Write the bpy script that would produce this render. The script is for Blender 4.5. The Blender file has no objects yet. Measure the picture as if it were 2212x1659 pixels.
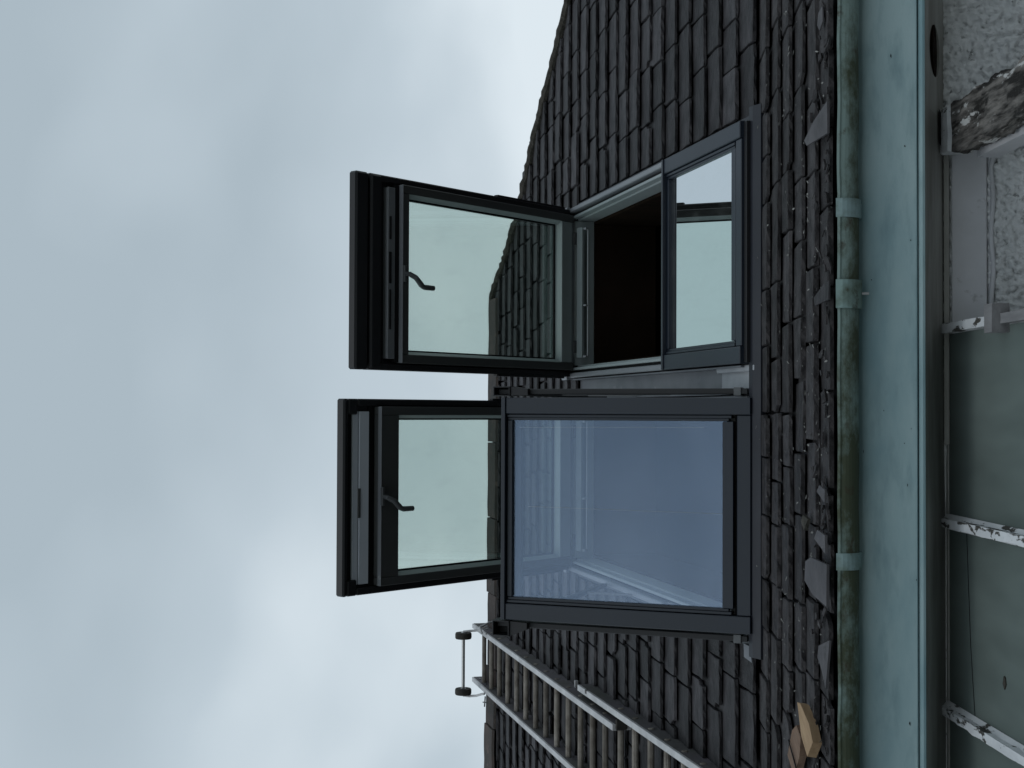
import bpy, math, random
from mathutils import Vector, Matrix, noise
random.seed(7)
SC = bpy.context.scene
R = math.radians
COL = SC.collection

# ------------------------------------------------------------------ camera
# camera stands at the origin of the scene, portrait shot stored on its side
CAM_F = Vector((0.02041934, 0.93163954, 0.36280963))
CAM_U = Vector((-0.0038363, -0.36280961, 0.93185539))
CAM_R = Vector((0.99978414, -0.02041972, -0.00383428))
cd = bpy.data.cameras.new('camera')
cam = bpy.data.objects.new('camera', cd)
COL.objects.link(cam)
cd.sensor_fit = 'HORIZONTAL'; cd.sensor_width = 36.0; cd.lens = 36 * 3000.9 / 2212
cd.clip_start = 0.05; cd.clip_end = 2000
m = Matrix.Identity(4)
for i in range(3):
    m[i][0] = -CAM_U[i]; m[i][1] = CAM_R[i]; m[i][2] = -CAM_F[i]
cam.matrix_world = m
SC.camera = cam

# ------------------------------------------------------------------ world: overcast sky
SUN_EL, SUN_AZ = R(55), R(205)
w = bpy.data.worlds.new('World'); SC.world = w; w.use_nodes = True
nt = w.node_tree; nt.nodes.clear()
def N(t, **k):
    n = nt.nodes.new(t)
    for a, b in k.items(): setattr(n, a, b)
    return n
L = lambda a, b: nt.links.new(a, b)
out = N('ShaderNodeOutputWorld'); bg = N('ShaderNodeBackground')
sky = N('ShaderNodeTexSky', sky_type='NISHITA'); sky.sun_disc = False
sky.sun_elevation = SUN_EL; sky.sun_rotation = SUN_AZ
tc = N('ShaderNodeTexCoord')
sep = N('ShaderNodeSeparateXYZ'); L(tc.outputs['Generated'], sep.inputs[0])
add = N('ShaderNodeMath', operation='ADD'); L(sep.outputs['Z'], add.inputs[0]); add.inputs[1].default_value = 0.28
mx = N('ShaderNodeMath', operation='MAXIMUM'); L(add.outputs[0], mx.inputs[0]); mx.inputs[1].default_value = 0.05
dx = N('ShaderNodeMath', operation='DIVIDE'); L(sep.outputs['X'], dx.inputs[0]); L(mx.outputs[0], dx.inputs[1])
dy = N('ShaderNodeMath', operation='DIVIDE'); L(sep.outputs['Y'], dy.inputs[0]); L(mx.outputs[0], dy.inputs[1])
cb = N('ShaderNodeCombineXYZ'); L(dx.outputs[0], cb.inputs[0]); L(dy.outputs[0], cb.inputs[1])
n1 = N('ShaderNodeTexNoise'); n1.inputs['Scale'].default_value = 2.0; n1.inputs['Detail'].default_value = 3
n1.inputs['Roughness'].default_value = 0.45; n1.inputs['Distortion'].default_value = 0.25
mp = N('ShaderNodeMapping'); mp.inputs['Location'].default_value = (5.2, 8.8, 3.1); mp.inputs['Scale'].default_value = (1.0, 1.0, 1)
L(cb.outputs[0], mp.inputs[0]); L(mp.outputs[0], n1.inputs['Vector'])
n2 = N('ShaderNodeTexNoise'); n2.inputs['Scale'].default_value = 7.0; n2.inputs['Detail'].default_value = 5; n2.inputs['Roughness'].default_value = 0.5
L(mp.outputs[0], n2.inputs['Vector'])
s2 = N('ShaderNodeMath', operation='MULTIPLY_ADD'); L(n2.outputs[0], s2.inputs[0]); s2.inputs[1].default_value = 0.11; L(n1.outputs[0], s2.inputs[2])
# the overcast thins out towards the horizon
hz = N('ShaderNodeMath', operation='MULTIPLY_ADD'); L(sep.outputs['Z'], hz.inputs[0]); hz.inputs[1].default_value = -0.78; L(s2.outputs[0], hz.inputs[2])
rp = N('ShaderNodeValToRGB'); L(hz.outputs[0], rp.inputs[0])
e = rp.color_ramp.elements
e[0].position = -0.0; e[0].color = (0.425, 0.51, 0.57, 1)
e[1].position = 0.42; e[1].color = (0.76, 0.845, 0.90, 1)
q_ = e.new(0.19); q_.color = (0.53, 0.62, 0.685, 1)
scl = N('ShaderNodeVectorMath', operation='SCALE'); L(sky.outputs[0], scl.inputs[0]); scl.inputs['Scale'].default_value = 0.08
mix = N('ShaderNodeMix', data_type='RGBA'); mix.inputs[0].default_value = 0.95
L(scl.outputs[0], mix.inputs[6]); L(rp.outputs[0], mix.inputs[7])
L(mix.outputs[2], bg.inputs[0]); bg.inputs[1].default_value = 1.0
L(bg.outputs[0], out.inputs[0])

sd = bpy.data.lights.new('sun', 'SUN'); sd.energy = 0.5; sd.angle = R(40); sd.color = (1.0, 0.97, 0.93)
so = bpy.data.objects.new('sun', sd); COL.objects.link(so)
sdir = Vector((math.sin(SUN_AZ) * math.cos(SUN_EL), math.cos(SUN_AZ) * math.cos(SUN_EL), math.sin(SUN_EL)))
so.rotation_euler = sdir.to_track_quat('Z', 'Y').to_euler()

vs = SC.view_settings
vs.view_transform = 'Standard'; vs.look = 'None'; vs.exposure = 0.0; vs.gamma = 1.0; vs.use_curve_mapping = False
SC.cycles.use_denoising = True
SC.cycles.max_bounces = 10; SC.cycles.transparent_max_bounces = 24; SC.cycles.caustics_reflective = False

# ------------------------------------------------------------------ materials
def mat(name, base, rough=0.6, metal=0.0, spec=0.4, var=None, vscale=3.0, vdetail=6, lo=0.35, hi=0.65, bump=0.0, bscale=40.0,
        stretch=(1, 1, 1), third=None, tscale=20, tlo=0.62, thi=0.7, rnd=0.0, bdist=0.004, nrough=0.55, tstretch=(1, 1, 1)):
    M = bpy.data.materials.new(name); M.use_nodes = True
    t = M.node_tree; b = t.nodes['Principled BSDF']
    lk = t.links.new
    b.inputs['Roughness'].default_value = rough; b.inputs['Metallic'].default_value = metal
    b.inputs['Specular IOR Level'].default_value = spec
    tcn = t.nodes.new('ShaderNodeTexCoord'); oi = t.nodes.new('ShaderNodeObjectInfo'); ge = t.nodes.new('ShaderNodeNewGeometry')
    sm = t.nodes.new('ShaderNodeMath'); sm.operation = 'ADD'
    lk(oi.outputs['Random'], sm.inputs[0]); lk(ge.outputs['Random Per Island'], sm.inputs[1])
    wv = t.nodes.new('ShaderNodeMath'); wv.operation = 'MULTIPLY'; lk(sm.outputs[0], wv.inputs[0]); wv.inputs[1].default_value = 37.0
    def noi(scale, detail, st, useW=True, rough_=0.55):
        mpn = t.nodes.new('ShaderNodeMapping'); lk(tcn.outputs['Object'], mpn.inputs[0]); mpn.inputs['Scale'].default_value = st
        nn = t.nodes.new('ShaderNodeTexNoise'); nn.inputs['Scale'].default_value = scale; nn.inputs['Detail'].default_value = detail
        nn.inputs['Roughness'].default_value = rough_
        if useW:
            nn.noise_dimensions = '4D'; lk(wv.outputs[0], nn.inputs['W'])
        lk(mpn.outputs[0], nn.inputs['Vector'])
        return nn
    col = None
    if var is not None:
        nn = noi(vscale, vdetail, stretch, rough_=nrough)
        rr = t.nodes.new('ShaderNodeMapRange'); lk(nn.outputs[0], rr.inputs[0]); rr.inputs[1].default_value = lo; rr.inputs[2].default_value = hi
        mm = t.nodes.new('ShaderNodeMix'); mm.data_type = 'RGBA'; lk(rr.outputs[0], mm.inputs[0])
        mm.inputs[6].default_value = (*base, 1); mm.inputs[7].default_value = (*var, 1)
        col = mm.outputs[2]
    if third is not None:
        nn = noi(tscale, 5, tstretch, rough_=0.62)
        rr = t.nodes.new('ShaderNodeMapRange'); lk(nn.outputs[0], rr.inputs[0]); rr.inputs[1].default_value = tlo; rr.inputs[2].default_value = thi
        mm = t.nodes.new('ShaderNodeMix'); mm.data_type = 'RGBA'; lk(rr.outputs[0], mm.inputs[0])
        if col is not None: lk(col, mm.inputs[6])
        else: mm.inputs[6].default_value = (*base, 1)
        mm.inputs[7].default_value = (*third, 1)
        col = mm.outputs[2]
    if rnd:
        fr = t.nodes.new('ShaderNodeMath'); fr.operation = 'FRACT'
        m2 = t.nodes.new('ShaderNodeMath'); m2.operation = 'MULTIPLY'; lk(sm.outputs[0], m2.inputs[0]); m2.inputs[1].default_value = 7.31
        lk(m2.outputs[0], fr.inputs[0])
        rg = t.nodes.new('ShaderNodeMapRange'); lk(fr.outputs[0], rg.inputs[0]); rg.inputs[3].default_value = 1 - rnd; rg.inputs[4].default_value = 1 + rnd
        vm = t.nodes.new('ShaderNodeVectorMath'); vm.operation = 'SCALE'
        if col is not None: lk(col, vm.inputs[0])
        else: vm.inputs[0].default_value = base
        lk(rg.outputs[0], vm.inputs['Scale']); col = vm.outputs[0]
    if col is not None: lk(col, b.inputs['Base Color'])
    else: b.inputs['Base Color'].default_value = (*base, 1)
    if bump:
        nn = noi(bscale, 6, stretch)
        bp = t.nodes.new('ShaderNodeBump'); bp.inputs['Strength'].default_value = bump; bp.inputs['Distance'].default_value = bdist
        lk(nn.outputs[0], bp.inputs['Height']); lk(bp.outputs[0], b.inputs['Normal'])
    return M

def glass(name, tint, refl, refl_tint, dirt=0.03, dirt_col=(0.5, 0.55, 0.52), rough=0.0, fres=0.5, flat=False):
    """thin coated glazing: tinted see-through + mirror-like coating + a little grime"""
    M = bpy.data.materials.new(name); M.use_nodes = True
    t = M.node_tree; t.nodes.clear(); lk = t.links.new
    o = t.nodes.new('ShaderNodeOutputMaterial')
    tr = t.nodes.new('ShaderNodeBsdfTransparent'); tr.inputs[0].default_value = (*tint, 1)
    gl = t.nodes.new('ShaderNodeBsdfGlossy'); gl.inputs[0].default_value = (*refl_tint, 1); gl.inputs['Roughness'].default_value = rough
    df = t.nodes.new('ShaderNodeBsdfDiffuse'); df.inputs[0].default_value = (*dirt_col, 1)
    lw = t.nodes.new('ShaderNodeLayerWeight'); lw.inputs[0].default_value = 0.35
    ml = t.nodes.new('ShaderNodeMath'); ml.operation = 'MULTIPLY_ADD'; lk(lw.outputs['Fresnel'], ml.inputs[0])
    ml.inputs[1].default_value = fres; ml.inputs[2].default_value = refl; ml.use_clamp = True
    mx1 = t.nodes.new('ShaderNodeMixShader'); lk(ml.outputs[0], mx1.inputs[0]); lk(tr.outputs[0], mx1.inputs[1]); lk(gl.outputs[0], mx1.inputs[2])
    tcn = t.nodes.new('ShaderNodeTexCoord'); nn = t.nodes.new('ShaderNodeTexNoise'); nn.inputs['Scale'].default_value = 3.0; nn.inputs['Detail'].default_value = 8
    nn.inputs['Roughness'].default_value = 0.7
    mpn = t.nodes.new('ShaderNodeMapping'); mpn.inputs['Scale'].default_value = (2.2, 1, 1); lk(tcn.outputs['Object'], mpn.inputs[0]); lk(mpn.outputs[0], nn.inputs[0])
    rr = t.nodes.new('ShaderNodeMapRange'); lk(nn.outputs[0], rr.inputs[0]); rr.inputs[1].default_value = 0.5; rr.inputs[2].default_value = 0.75
    rr.inputs[3].default_value = dirt * 0.35; rr.inputs[4].default_value = dirt * 2.4
    if flat: nn.inputs['Scale'].default_value = 1.3; nn.inputs['Detail'].default_value = 3; mpn.inputs['Scale'].default_value = (3, 0.8, 1); rr.inputs[3].default_value = 0.55; rr.inputs[4].default_value = 0.85; rr.inputs[1].default_value = .35; rr.inputs[2].default_value = .7
    mx2 = t.nodes.new('ShaderNodeMixShader'); lk(rr.outputs[0], mx2.inputs[0]); lk(mx1.outputs[0], mx2.inputs[1]); lk(df.outputs[0], mx2.inputs[2])
    lk(mx2.outputs[0], o.inputs[0])
    return M

SLATE = mat('slate', (0.011, 0.0105, 0.012), 0.62, spec=0.25, var=(0.046, 0.043, 0.047), vscale=13, vdetail=8, lo=0.34, hi=0.70,
            stretch=(1, 1.6, 1), third=(0.13, 0.13, 0.135), tscale=46, tlo=0.665, thi=0.78, rnd=0.5, bump=1.0, bscale=26, bdist=0.010, tstretch=(1, 0.55, 1))
SLATE_OLD = mat('slate_old', (0.011, 0.0105, 0.0115), 0.7, spec=0.2, var=(0.052, 0.048, 0.050), vscale=18, vdetail=8, lo=0.3, hi=0.7,
            third=(0.26, 0.26, 0.25), tscale=60, tlo=0.66, thi=0.74, rnd=0.35, bump=1.0, bscale=34, bdist=0.014)
SLATE_PALE = mat('slate_pale', (0.042, 0.040, 0.044), 0.65, var=(0.085, 0.081, 0.087), vscale=8, bump=0.4, bscale=50, third=(0.03, 0.03, 0.03), tscale=14, tlo=0.6, thi=0.7)
FELT = mat('roof_felt', (0.012, 0.012, 0.013), 0.95)
RIDGE = mat('ridge_clay', (0.055, 0.040, 0.036), 0.85, var=(0.028, 0.027, 0.025), vscale=6, third=(0.10, 0.072, 0.06), tscale=22, tlo=0.58, thi=0.7, bump=0.8, bscale=50, rnd=0.25)
MORTAR = mat('mortar_moss', (0.020, 0.019, 0.014), 0.95, var=(0.055, 0.05, 0.042), vscale=22, third=(0.12, 0.11, 0.095), tscale=55, tlo=0.62, thi=0.7, bump=1.0, bscale=60, bdist=0.01)
CLAD = mat('cladding', (0.008, 0.013, 0.022), 0.42, metal=0.0, spec=0.5, var=(0.011, 0.017, 0.028), vscale=2, bump=0.05, bscale=300)
CLAD_BLACK = mat('cladding_black', (0.010, 0.011, 0.013), 0.45, spec=0.35, var=(0.014, 0.014, 0.016), vscale=5)
CLAD_GREY = mat('frame_grey', (0.17, 0.18, 0.20), 0.38, spec=0.5, var=(0.20, 0.21, 0.225), vscale=3, third=(0.32, 0.33, 0.34), tscale=30, tlo=0.66, thi=0.75)
INNER = mat('inner_frame', (0.060, 0.064, 0.066), 0.45, spec=0.4, var=(0.068, 0.070, 0.070), vscale=4)
INNER_LIGHT = mat('inner_frame_light', (0.27, 0.31, 0.32), 0.5, spec=0.4, var=(0.30, 0.34, 0.345), vscale=4)
VENT_WHITE = mat('vent_grey', (0.36, 0.38, 0.40), 0.45)
STRIP_BLUE = mat('vent_strip', (0.60, 0.64, 0.72), 0.4, var=(0.66, 0.70, 0.77), vscale=3)
HANDLE_M = mat('handle_metal', (0.10, 0.105, 0.11), 0.35, metal=0.3)
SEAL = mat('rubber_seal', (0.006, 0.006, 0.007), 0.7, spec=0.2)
LEAD = mat('lead_flashing', (0.10, 0.108, 0.125), 0.45, metal=0.2, var=(0.16, 0.168, 0.185), vscale=5, bump=0.25, bscale=14, third=(0.26, 0.26, 0.28), tscale=12, tlo=0.62, thi=0.75)
LEAD_PALE = mat('lead_pale', (0.26, 0.275, 0.30), 0.5, metal=0.15, var=(0.36, 0.375, 0.40), vscale=6, bump=0.3, bscale=10, bdist=0.006)
APRON = mat('apron_dark', (0.010, 0.012, 0.018), 0.45, var=(0.017, 0.019, 0.026), vscale=4, bump=0.2, bscale=20)
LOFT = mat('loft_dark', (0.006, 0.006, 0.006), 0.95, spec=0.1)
LOFT_WOOD = mat('loft_wood', (0.020, 0.012, 0.008), 0.95, spec=0.05, var=(0.010, 0.007, 0.005), vscale=3, stretch=(1, 6, 1))
ALU = mat('aluminium', (0.38, 0.38, 0.39), 0.5, metal=0.1, var=(0.54, 0.54, 0.55), vscale=9, vdetail=8, third=(0.15, 0.145, 0.14), tscale=30, tlo=0.6, thi=0.75, stretch=(1, 1, 1), bump=0.1, bscale=120)
ALU_DARK = mat('aluminium_dark', (0.085, 0.085, 0.08), 0.7, metal=0.0, spec=0.2, var=(0.115, 0.105, 0.12), vscale=4, third=(0.06, 0.058, 0.055), tscale=20, tlo=0.55, thi=0.7)
RUNG_A = mat('rung_brown', (0.11, 0.093, 0.078), 0.65, metal=0.1, var=(0.24, 0.22, 0.195), vscale=14, stretch=(1, 1, 1), bump=0.6, bscale=300, rnd=0.25)
TYRE = mat('tyre', (0.018, 0.017, 0.016), 0.85, var=(0.04, 0.036, 0.03), vscale=30)
STEEL = mat('steel', (0.34, 0.35, 0.36), 0.3, metal=0.8)
FASCIA = mat('fascia_paint', (0.185, 0.295, 0.325), 0.5, spec=0.3, var=(0.31, 0.415, 0.43), vscale=1.6, vdetail=5, lo=0.38, hi=0.62, stretch=(1, 1, 3),
             third=(0.15, 0.235, 0.255), tscale=9, tlo=0.5, thi=0.85, bump=0.15, bscale=60, tstretch=(0.6, 1, 2.4))
GUTTER = mat('gutter_algae', (0.19, 0.26, 0.245), 0.65, spec=0.25, var=(0.060, 0.072, 0.046), vscale=8, vdetail=12, nrough=0.74, lo=0.41, hi=0.57, stretch=(0.55, 1, 1),
             third=(0.055, 0.042, 0.028), tscale=17, tlo=0.58, thi=0.70, bump=0.4, bscale=70, tstretch=(0.8, 1, 1))
# algae gets thicker towards the ladder end and lower down the pipe's side
_t = GUTTER.node_tree
_rr = [n for n in _t.nodes if n.type == 'MAP_RANGE'][0]; _nn = [n for n in _t.nodes if n.type == 'TEX_NOISE'][0]
_sp = _t.nodes.new('ShaderNodeSeparateXYZ'); _tcn = [n for n in _t.nodes if n.type == 'TEX_COORD'][0]
_t.links.new(_tcn.outputs['Object'], _sp.inputs[0])
_ma = _t.nodes.new('ShaderNodeMath'); _ma.operation = 'MULTIPLY_ADD'; _t.links.new(_sp.outputs['X'], _ma.inputs[0]); _ma.inputs[1].default_value = -0.055
_t.links.new(_nn.outputs[0], _ma.inputs[2])
_mb = _t.nodes.new('ShaderNodeMath'); _mb.operation = 'MULTIPLY_ADD'; _t.links.new(_sp.outputs['Z'], _mb.inputs[0]); _mb.inputs[1].default_value = -1.3; _t.links.new(_ma.outputs[0], _mb.inputs[2])
_mc = _t.nodes.new('ShaderNodeMath'); _mc.operation = 'ADD'; _t.links.new(_mb.outputs[0], _mc.inputs[0]); _mc.inputs[1].default_value = 0.585 * 1.3 + .01
_t.links.new(_mc.outputs[0], _rr.inputs[0])
GUTTER_CLEAN = mat('gutter_clean', (0.22, 0.31, 0.32), 0.5, var=(0.13, 0.18, 0.16), vscale=22, lo=0.42, hi=0.7, third=(0.07, 0.08, 0.05), tscale=30, tlo=0.6, thi=0.72)
GUTTER_JOINT = mat('gutter_joint', (0.20, 0.29, 0.28), 0.55, var=(0.075, 0.10, 0.07), vscale=12, lo=0.4, hi=0.65, third=(0.05, 0.045, 0.03), tscale=24, tlo=0.58, thi=0.7)
SOFFIT = mat('soffit_paint', (0.34, 0.345, 0.33), 0.75, var=(0.20, 0.195, 0.18), vscale=4, lo=0.35, hi=0.65, stretch=(0.7, 3, 1))
RENDER = mat('pebble_render', (0.68, 0.70, 0.71), 0.85, var=(0.56, 0.575, 0.58), vscale=5, third=(0.10, 0.11, 0.105), tscale=34, tlo=0.60, thi=0.72, bump=1.0, bscale=42, bdist=0.016)
BOARD = mat('board_paint', (0.52, 0.53, 0.56), 0.7, var=(0.42, 0.43, 0.45), vscale=4, third=(0.17, 0.17, 0.165), tscale=12, tlo=0.62, thi=0.75, bump=0.2, bscale=60)
PEEL = mat('peeling_paint', (0.60, 0.62, 0.64), 0.75, var=(0.46, 0.48, 0.50), vscale=9, vdetail=9, lo=0.35, hi=0.65,
           third=(0.05, 0.048, 0.043), tscale=26, tlo=0.555, thi=0.585, bump=1.0, bscale=32, bdist=0.006, stretch=(1, 0.5, 1), tstretch=(1, 0.4, 1))
PEEL_DARK = mat('rotten_wood', (0.010, 0.009, 0.008), 0.9, var=(0.16, 0.15, 0.14), vscale=20, vdetail=10, lo=0.4, hi=0.62, stretch=(2.5, 0.35, 2.5),
           third=(0.40, 0.405, 0.40), tscale=15, tlo=0.575, thi=0.61, bump=1.0, bscale=24, bdist=0.015, tstretch=(1.6, 0.5, 1.6))
GREYWOOD = mat('grey_wood', (0.12, 0.12, 0.125), 0.85, var=(0.19, 0.19, 0.195), vscale=12, stretch=(2, 0.4, 2), bump=0.5, bscale=60)
PINE = mat('pine', (0.24, 0.155, 0.085), 0.75, var=(0.36, 0.25, 0.15), vscale=10, stretch=(5, 0.7, 5), lo=0.3, hi=0.7, third=(0.14, 0.085, 0.05), tscale=9, tlo=0.64, thi=0.75, bump=0.5, bscale=40)
PINE_END = mat('pine_weathered', (0.105, 0.065, 0.045), 0.85, var=(0.19, 0.125, 0.085), vscale=14, stretch=(4, 0.6, 4), bump=0.7, bscale=50)
FLECK = mat('lichen_fleck', (0.07, 0.07, 0.068), 0.9, var=(0.20, 0.20, 0.19), vscale=30, rnd=0.6)
GRASS = mat('grass', (0.035, 0.055, 0.02), 0.95, var=(0.06, 0.085, 0.035), vscale=0.8)
RUSTHOLE = mat('rusty_vent', (0.012, 0.005, 0.003), 0.95, spec=0.05, var=(0.004, 0.003, 0.002), vscale=30)
GL_CLEAR = glass('sash_glass', (0.875, 0.935, 0.895), 0.0, (0.85, 0.92, 0.95), dirt=0.015, fres=0.25)
GL_BLUE = glass('lower_glass_blue', (0.93, 0.95, 0.98), 0.12, (0.60, 0.76, 1.0), dirt=0.02, dirt_col=(0.42, 0.52, 0.70), fres=0.25)
GL_MIRROR = glass('lower_glass', (0.55, 0.62, 0.62), 0.95, (0.96, 0.985, 1.0), dirt=0.03)
GL_GREEN = glass('greenhouse_glass', (0.35, 0.42, 0.40), 0.02, (0.8, 0.9, 0.9), dirt=0.36, dirt_col=(0.155, 0.19, 0.18), rough=0.3, flat=True)

# ------------------------------------------------------------------ mesh builder
class MB:
    def __init__(s): s.v = []; s.f = []
    def box(s, x0, x1, y0, y1, z0, z1, c=0.0015, M=None):
        if x0 > x1: x0, x1 = x1, x0
        if y0 > y1: y0, y1 = y1, y0
        if z0 > z1: z0, z1 = z1, z0
        c = min(c, (x1 - x0) * .4, (y1 - y0) * .4, (z1 - z0) * .4)
        b = len(s.v); P = []
        X = (x0, x1); Y = (y0, y1); Z = (z0, z1)
        idx = {}
        for i in (0, 1):
            for j in (0, 1):
                for k in (0, 1):
                    sx = 1 if i == 0 else -1; sy = 1 if j == 0 else -1; sz = 1 if k == 0 else -1
                    for a in range(3):
                        p = [X[i], Y[j], Z[k]]
                        # a = the axis whose face this vertex lies on
                        if a != 0: p[0] += sx * c
                        if a != 1: p[1] += sy * c
                        if a != 2: p[2] += sz * c
                        idx[(i, j, k, a)] = b + len(P); P.append(Vector(p))
        g = lambda i, j, k, a: idx[(i, j, k, a)]
        F = []
        for a in range(3):
            for e_ in (0, 1):
                def key(u, v_):
                    t = [0, 0, 0]; t[a] = e_; o = [q for q in range(3) if q != a]; t[o[0]] = u; t[o[1]] = v_
                    return g(*t, a)
                F.append([key(0, 0), key(1, 0), key(1, 1), key(0, 1)])
        for a in range(3):           # edges along axis a
            o = [q for q in range(3) if q != a]
            for u in (0, 1):
                for v_ in (0, 1):
                    def key(w_, ax):
                        t = [0, 0, 0]; t[a] = w_; t[o[0]] = u; t[o[1]] = v_
                        return g(*t, ax)
                    F.append([key(0, o[0]), key(1, o[0]), key(1, o[1]), key(0, o[1])])
        for i in (0, 1):
            for j in (0, 1):
                for k in (0, 1): F.append([g(i, j, k, 0), g(i, j, k, 1), g(i, j, k, 2)])
        if M: P = [M @ p for p in P]
        s.v += P; s.f += F
        return s
    def prism(s, poly, h0, h1, M=None, jit=0.0):
        """poly: list of (x,y); extruded between z=h0 and z=h1"""
        b = len(s.v); n = len(poly)
        P = [Vector((x, y, h0)) for x, y in poly] + [Vector((x, y, h1 + (random.uniform(-jit, jit) if jit else 0))) for x, y in poly]
        if M: P = [M @ p for p in P]
        s.v += P
        s.f.append([b + i for i in range(n)][::-1]); s.f.append([b + n + i for i in range(n)])
        for i in range(n):
            j = (i + 1) % n; s.f.append([b + i, b + j, b + n + j, b + n + i])
        return s
    def profile(s, prof, a, c, axis='x', M=None, closed=True, steps=1, wob=0.0):
        """profile of (p,q) swept along an axis from a to c: axis x -> (x,p,q); axis y -> (p,y,q)"""
        b = len(s.v); n = len(prof)
        for i in range(steps + 1):
            t = a + (c - a) * i / steps; wz = math.sin(i * 1.7) * wob + random.uniform(-wob, wob)
            for p, q in prof:
                P = Vector((t, p, q + wz)) if axis == 'x' else Vector((p, t, q + wz))
                s.v.append(M @ P if M else P)
        for i in range(steps):
            for k in range(n if closed else n - 1):
                kk = (k + 1) % n
                s.f.append([b + i * n + k, b + i * n + kk, b + (i + 1) * n + kk, b + (i + 1) * n + k])
        if closed:
            s.f.append([b + k for k in range(n)][::-1]); s.f.append([b + steps * n + k for k in range(n)])
        return s
    def tube(s, pts, r, n=10, M=None, cap=True):
        pts = [Vector(p) for p in pts]; b = len(s.v)
        rs = r if isinstance(r, (list, tuple)) else [r] * len(pts)
        up = None
        for i, p in enumerate(pts):
            d = (pts[min(i + 1, len(pts) - 1)] - pts[max(i - 1, 0)]).normalized()
            if up is None:
                up = Vector((0, 0, 1)) if abs(d.z) < .9 else Vector((1, 0, 0))
            a = d.cross(up).normalized(); up = a.cross(d).normalized()
            for k in range(n):
                t = 2 * math.pi * k / n
                P = p + a * math.cos(t) * rs[i] + up * math.sin(t) * rs[i]
                s.v.append(M @ P if M else P)
        for i in range(len(pts) - 1):
            for k in range(n):
                kk = (k + 1) % n
                s.f.append([b + i * n + k, b + i * n + kk, b + (i + 1) * n + kk, b + (i + 1) * n + k])
        if cap:
            s.f.append([b + k for k in range(n)][::-1]); s.f.append([b + (len(pts) - 1) * n + k for k in range(n)])
        return s
    def mesh(s, name, m_, smooth=False):
        me = bpy.data.meshes.new(name); me.from_pydata([tuple(p) for p in s.v], [], s.f)
        me.materials.append(m_)
        import bmesh
        bm = bmesh.new(); bm.from_mesh(me); bmesh.ops.recalc_face_normals(bm, faces=bm.faces); bm.to_mesh(me); bm.free()
        if smooth:
            me.polygons.foreach_set('use_smooth', [True] * len(me.polygons))
        return me
    def obj(s, name, m_, parent=None, M=None, smooth=False, **props):
        o = bpy.data.objects.new(name, s.mesh(name, m_, smooth)); COL.objects.link(o)
        if parent: o.parent = parent
        if M is not None: o.matrix_local = M
        for k, v_ in props.items(): o[k] = v_
        return o

def thing(name, label, cat, M=None, group=None):
    o = bpy.data.objects.new(name, None); COL.objects.link(o); o.empty_display_size = .2
    if M is not None: o.matrix_world = M
    o['label'] = label; o['category'] = cat
    if group: o['group'] = group
    return o

# ------------------------------------------------------------------ site geometry
A = R(34.8366)                    # main roof pitch
AB = R(24.5)                      # flatter pitch of the bottom courses
B = Vector((0, 5.354168, 1.049689))
UP = Vector((0, math.cos(A), math.sin(A))); NR = Vector((0, -math.sin(A), math.cos(A)))
UB = Vector((0, math.cos(AB), math.sin(AB))); NB = Vector((0, -math.sin(AB), math.cos(AB)))
B2 = B - UP * 0.03
def frame(origin, y, z):
    x = Vector((1, 0, 0)); M = Matrix.Identity(4)
    for i in range(3):
        M[i][0] = x[i]; M[i][1] = y[i]; M[i][2] = z[i]; M[i][3] = origin[i]
    return M
MR = frame(B, UP, NR)             # roof frame: x along eave, y up the slope, z out
MBELL = frame(B2, UB, NB)
GROUND = -2.1
RIDGE_V = 4.60
ridge_pt = B + UP * RIDGE_V
W = 0.942; X1 = 0.1928; X2 = -0.8742
HIP = [(5.2, -0.52), (4.61, -0.03), (2.368, 2.632), (1.947, 3.135), (1.717, 3.409), (1.36, 3.761), (1.255, 3.885), (1.045, 4.21), (0.882, 4.515), (0.80, 4.62)]
def hipx(v):
    if v <= HIP[1][1]: return 4.61 - (v + .03) * 0.95
    for (xa, va), (xb, vb) in zip(HIP[1:], HIP[2:]):
        if va <= v <= vb: return xa + (xb - xa) * (v - va) / (vb - va)
    return 0.78
XL = -6.0

# ground
g = MB(); g.v = [Vector((-400, -400, GROUND)), Vector((400, -400, GROUND)), Vector((400, 400, GROUND)), Vector((-400, 400, GROUND))]; g.f = [[0, 1, 2, 3]]
g.obj('ground', GRASS, kind='structure', label='dark grass ground in front of the cottage')
BOUNCE_PAVE = mat('bounce_paving', (0.24, 0.24, 0.235), 0.9, var=(0.31, 0.305, 0.29), vscale=2.0)
g = MB(); g.box(-14, 14, -12, 4.6, GROUND - .05, GROUND + .02, c=.005); g.obj('bounce_patio', BOUNCE_PAVE, kind='structure', label='unseen pale concrete slab added to bounce light up under the eaves')  # out-of-view slab added as a reflector for soffit, wall and fascia

cottage = thing('cottage', 'dark slate roofed cottage with pale teal fascia, mossy gutter and rough cast wall', 'cottage')

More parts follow.
